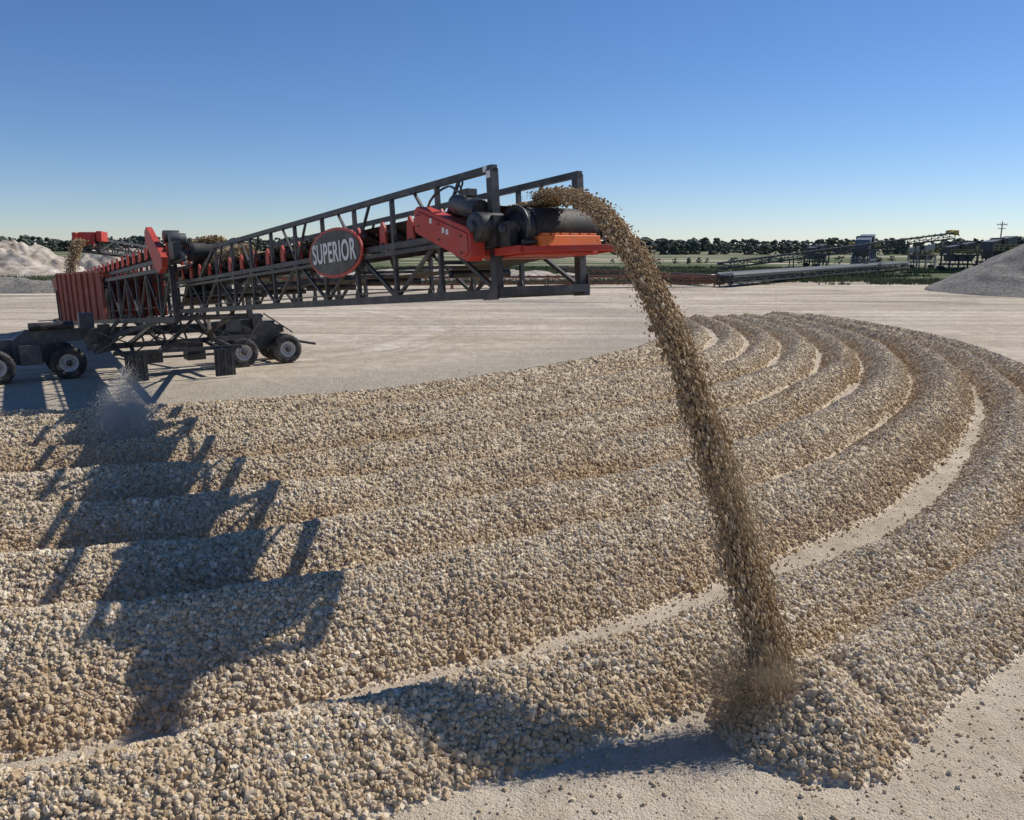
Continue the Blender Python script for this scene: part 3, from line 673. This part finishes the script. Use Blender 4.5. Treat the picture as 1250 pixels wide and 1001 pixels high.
# ------------------------------------------------------------------ other conveyors / plant
def truss_conv(name,p,q,wd,ht,mat,legs=(),head=None,pitch=2.,ch=.12,brace=.07,cover=None,hs=1.):
    p=Vector(p);q=Vector(q); d=(q-p); L=d.length; d.normalize(); s=d.cross(Vector((0,0,1))).normalized(); up=s.cross(d).normalized()
    M=Matrix(((d.x,s.x,up.x,p.x),(d.y,s.y,up.y,p.y),(d.z,s.z,up.z,p.z),(0,0,0,1))); e=empty(name,M); b=MB(); n=max(1,int(L/pitch)); st=L/n
    for y in (-wd/2,wd/2):
        b.beam((0,y,0),(L,y,0),ch,ch,mat); b.beam((0,y,ht),(L,y,ht),ch,ch,mat)
        for i in range(n+1):
            b.beam((i*st,y,0),(i*st,y,ht),brace,brace,mat)
            if i<n: b.beam((i*st,y,0 if i%2 else ht),((i+1)*st,y,ht if i%2 else 0),brace,brace,mat)
    for i in range(n+1): b.beam((i*st,-wd/2,0),(i*st,wd/2,0),brace,brace,mat)
    b.build('truss',e)
    b=MB(); b.box((-.2,-wd*.36,ht+.1),(L+.2,wd*.36,ht+.16),M_belt); b.box((0,-wd*.36,ht*.4),(L,wd*.36,ht*.4+.03),M_belt)
    b.cyl((L+.2,-wd*.45,ht-.05),(L+.2,wd*.45,ht-.05),.24,M_black,16); b.cyl((-.2,-wd*.45,ht-.05),(-.2,wd*.45,ht-.05),.22,M_black,16)
    for i in range(int(L/1.2)): 
        for y in (-wd*.45,wd*.45): b.box((i*1.2-.06,y-.04,ht+.05),(i*1.2+.06,y+.04,ht+.3),mat)
    b.build('belt',e)
    if cover: 
        b=MB(); b.prism([(0,ht+.2),(L,ht+.2),(L,ht+.5),(0,ht+.5)],-wd/2-.06,-wd/2-.01,cover); b.prism([(0,ht+.2),(L,ht+.2),(L,ht+.5),(0,ht+.5)],wd/2+.01,wd/2+.06,cover); b.build('side_cover',e)
    if legs:
        b=MB(); Mi=M.inverted()
        for t in legs:
            for y in (-wd/2,wd/2):
                top=M@Vector((t*L,y,0)); 
                b.beam(top,(top.x+(-.4 if y<0 else .4)*s.x,top.y,0),.16,.16,mat)
            a=M@Vector((t*L,-wd/2,0)); c=M@Vector((t*L,wd/2,0)); b.beam((a.x,a.y,a.z*.5),(c.x,c.y,c.z*.5),.1,.1,mat)
        b.build('legs',e,Mi)
    if head:
        b=MB(); b.box((L-.6*hs,-wd/2-.35,ht-.2*hs),(L+.6*hs,-wd/2-.05,ht+.6*hs),head); b.box((L-.3*hs,wd/2+.05,ht-.2*hs),(L+.6*hs,wd/2+.3,ht+.5*hs),head)
        b.prism([(L-.2*hs,ht+.2*hs),(L+.7*hs,ht+.1*hs),(L+.9*hs,ht-.5*hs),(L+.4*hs,ht+.55*hs)],-wd/2,wd/2,head); b.build('head_box',e,bevel=.02)
    return e
truss_conv('feed_conveyor',(-28,104,.9),(-24.4,46,4.7),1.0,.7,M_dark,legs=(.45,.6),head=M_red,hs=.7)
truss_conv('overland_conveyor',(26.5,98,.5),(82,166,.6),2.0,.8,M_dark,legs=(.05,.2,.35,.5,.65,.8,.95),cover=M_pale,ch=.2)
truss_conv('stacking_conveyor',(38.5,146,.9),(84,152,6.4),1.5,1.0,M_dark,legs=(.3,.62,.85),head=M_yellow,pitch=2.4,ch=.18,brace=.1)
truss_conv('ground_conveyor',(27,99.5,.5),(-30,91,.5),1.5,.8,M_rustor,legs=(.02,.2,.4,.6,.8,.98),pitch=2.2)
truss_conv('ground_conveyor',(9,140,.4),(25.5,101.5,.6),1.4,.7,M_rustor,legs=(.1,.5,.9),pitch=2.2)
def plant(name,cx,cy,s=1.,col=M_grey,rot=0):
    e=empty(name,Matrix.Translation((cx,cy,0))@Matrix.Rotation(rot,4,'Z')@Matrix.Scale(s,4)); b=MB()
    for x in (-3,-1,1,3):
        for y in (-1.4,1.4): b.beam((x,y,0),(x,y,3.4),.25,.25,col)
    for z in (1.6,3.4):
        for y in (-1.4,1.4): b.beam((-3.4,y,z),(3.4,y,z),.22,.28,col)
        for x in (-3,-1,1,3): b.beam((x,-1.4,z),(x,1.4,z),.2,.2,col)
    for y in (-1.4,1.4):
        b.beam((-3,y,0),(-1,y,3.4),.12,.12,col); b.beam((3,y,0),(1,y,3.4),.12,.12,col)
    b.build('support_frame',e); b=MB()
    b.prism([(-3,3.7),(2.6,4.7),(2.6,6.1),(-3,5.1)],-1.2,1.2,col); b.prism([(-2.6,2.2),(2.2,2.2),(3,3.6),(-3,3.6)],-1.0,1.0,M_grey)
    b.cyl((-.2,-1.5,5.2),(-.2,1.5,5.2),.6,M_black,18); b.build('screen_box',e,bevel=.03); b=MB()
    for y in (-2.1,2.1): 
        b.box((-3.6,min(y,y*.7),3.5),(3.6,max(y,y*.7),3.56),M_grey)
        for x in range(-3,4): b.beam((x*1.15,y,3.55),(x*1.15,y,4.6),.06,.06,M_yellow)
        b.beam((-3.5,y,4.6),(3.5,y,4.6),.06,.06,M_yellow); b.beam((-3.5,y,4.1),(3.5,y,4.1),.05,.05,M_yellow)
    b.build('walkway_rail',e); b=MB(); b.cyl((-4.6,0,.8),(-3.4,0,.8),.5,M_tire,16)
    for x in (-2,2.2):
        for y in (-1.7,1.7): b.cyl((x,y-.2,.5),(x,y+.2,.5),.5,M_tire,18)
    b.build('wheels',e); return e
plant('screening_plant',98,160,1.15,M_grey,.3); plant('screening_plant',93,180,.9,M_pale,-.4); plant('screening_plant',79,178,1.25,M_blue,1.0)
plant('crushing_plant',88,156,.95,M_dark,.1); plant('crushing_plant',73,190,.9,M_dark,.5)
truss_conv('transfer_conveyor',(100,158,3.6),(90,150,1.0),1.2,.7,M_yellow,legs=(.3,))
truss_conv('transfer_conveyor',(104,172,1.0),(113,165,5.5),1.2,.7,M_pale,legs=(.7,),head=M_pale)
e=empty('storage_silo',Matrix.Translation((118,178,0))); b=MB()
b.lathe((0,0,0),(0,0,1),[(.3,1.8),(1.6,3.4),(1.6,7.4),(.3,8.1),(.001,8.1)],M_white,24)
for a in range(4): b.beam((1.3*math.cos(a*1.57+.78),1.3*math.sin(a*1.57+.78),0),(1.3*math.cos(a*1.57+.78),1.3*math.sin(a*1.57+.78),3.6),.18,.18,M_grey)
b.build('silo_body',e)
e=empty('utility_pole',Matrix.Translation((122,199,0))); b=MB(); b.lathe((0,0,0),(0,0,1),[(.2,0),(.13,11),(.001,11)],M_wood,10); b.beam((-1.3,0,10.2),(1.3,0,10.2),.14,.16,M_wood); b.beam((-1.,0,9.3),(1.,0,9.3),.12,.14,M_wood)
for x in (-1.1,-.5,.5,1.1): b.cyl((x,0,10.2),(x,0,10.6),.07,M_pale,8)
b.build('pole',e)
n=2500; t=rng.uniform(0,.75,n); q=np.stack([-24.5-.5*t+rng.normal(0,.16,n),45.4-1.6*t+rng.normal(0,.15,n),5.3-4.9*t**2+rng.normal(0,.05,n)],-1)
scatter('feed_gravel_stream',q,rng.uniform(.02,.045,n),rng.uniform(.3,.9,n),G_fall)

# ------------------------------------------------------------------ light, sky, camera
S=Vector((.82,.53,.97)).normalized(); el=math.asin(S.z); az=math.atan2(S.x,S.y)
sun=bpy.data.lights.new('sun','SUN'); sun.energy=4.8; sun.angle=R(.53); sun.color=(1,.955,.88)
so=link(bpy.data.objects.new('sun',sun)); so.rotation_euler=S.to_track_quat('Z','Y').to_euler(); so.location=(30,20,40)
wd=bpy.data.worlds.new('World'); scene.world=wd; wd.use_nodes=True; nt=wd.node_tree; bg=nt.nodes['Background']
sky=nt.nodes.new('ShaderNodeTexSky'); sky.sky_type='NISHITA'; sky.sun_disc=False; sky.sun_elevation=el; sky.sun_rotation=az
sky.air_density=1.; sky.dust_density=0.1; sky.ozone_density=3.0; sky.altitude=1200
hs=nt.nodes.new('ShaderNodeHueSaturation'); hs.inputs['Saturation'].default_value=1.12
mx=mix(nt,1.0,sky.outputs[0],(.90,.94,1.10),'MULTIPLY')
nt.links.new(mx,hs.inputs['Color']); nt.links.new(hs.outputs[0],bg.inputs[0]); bg.inputs[1].default_value=.092
cam=bpy.data.cameras.new('camera'); cam.sensor_width=36; cam.lens=27.36; cam.clip_end=20000; cam.clip_start=.1
co=link(bpy.data.objects.new('camera',cam)); co.location=(0,0,5); co.rotation_euler=(R(90-11.89),0,0); scene.camera=co
scene.view_settings.view_transform='Standard'; scene.view_settings.look='None'; scene.view_settings.exposure=0
print('STONES',nst)
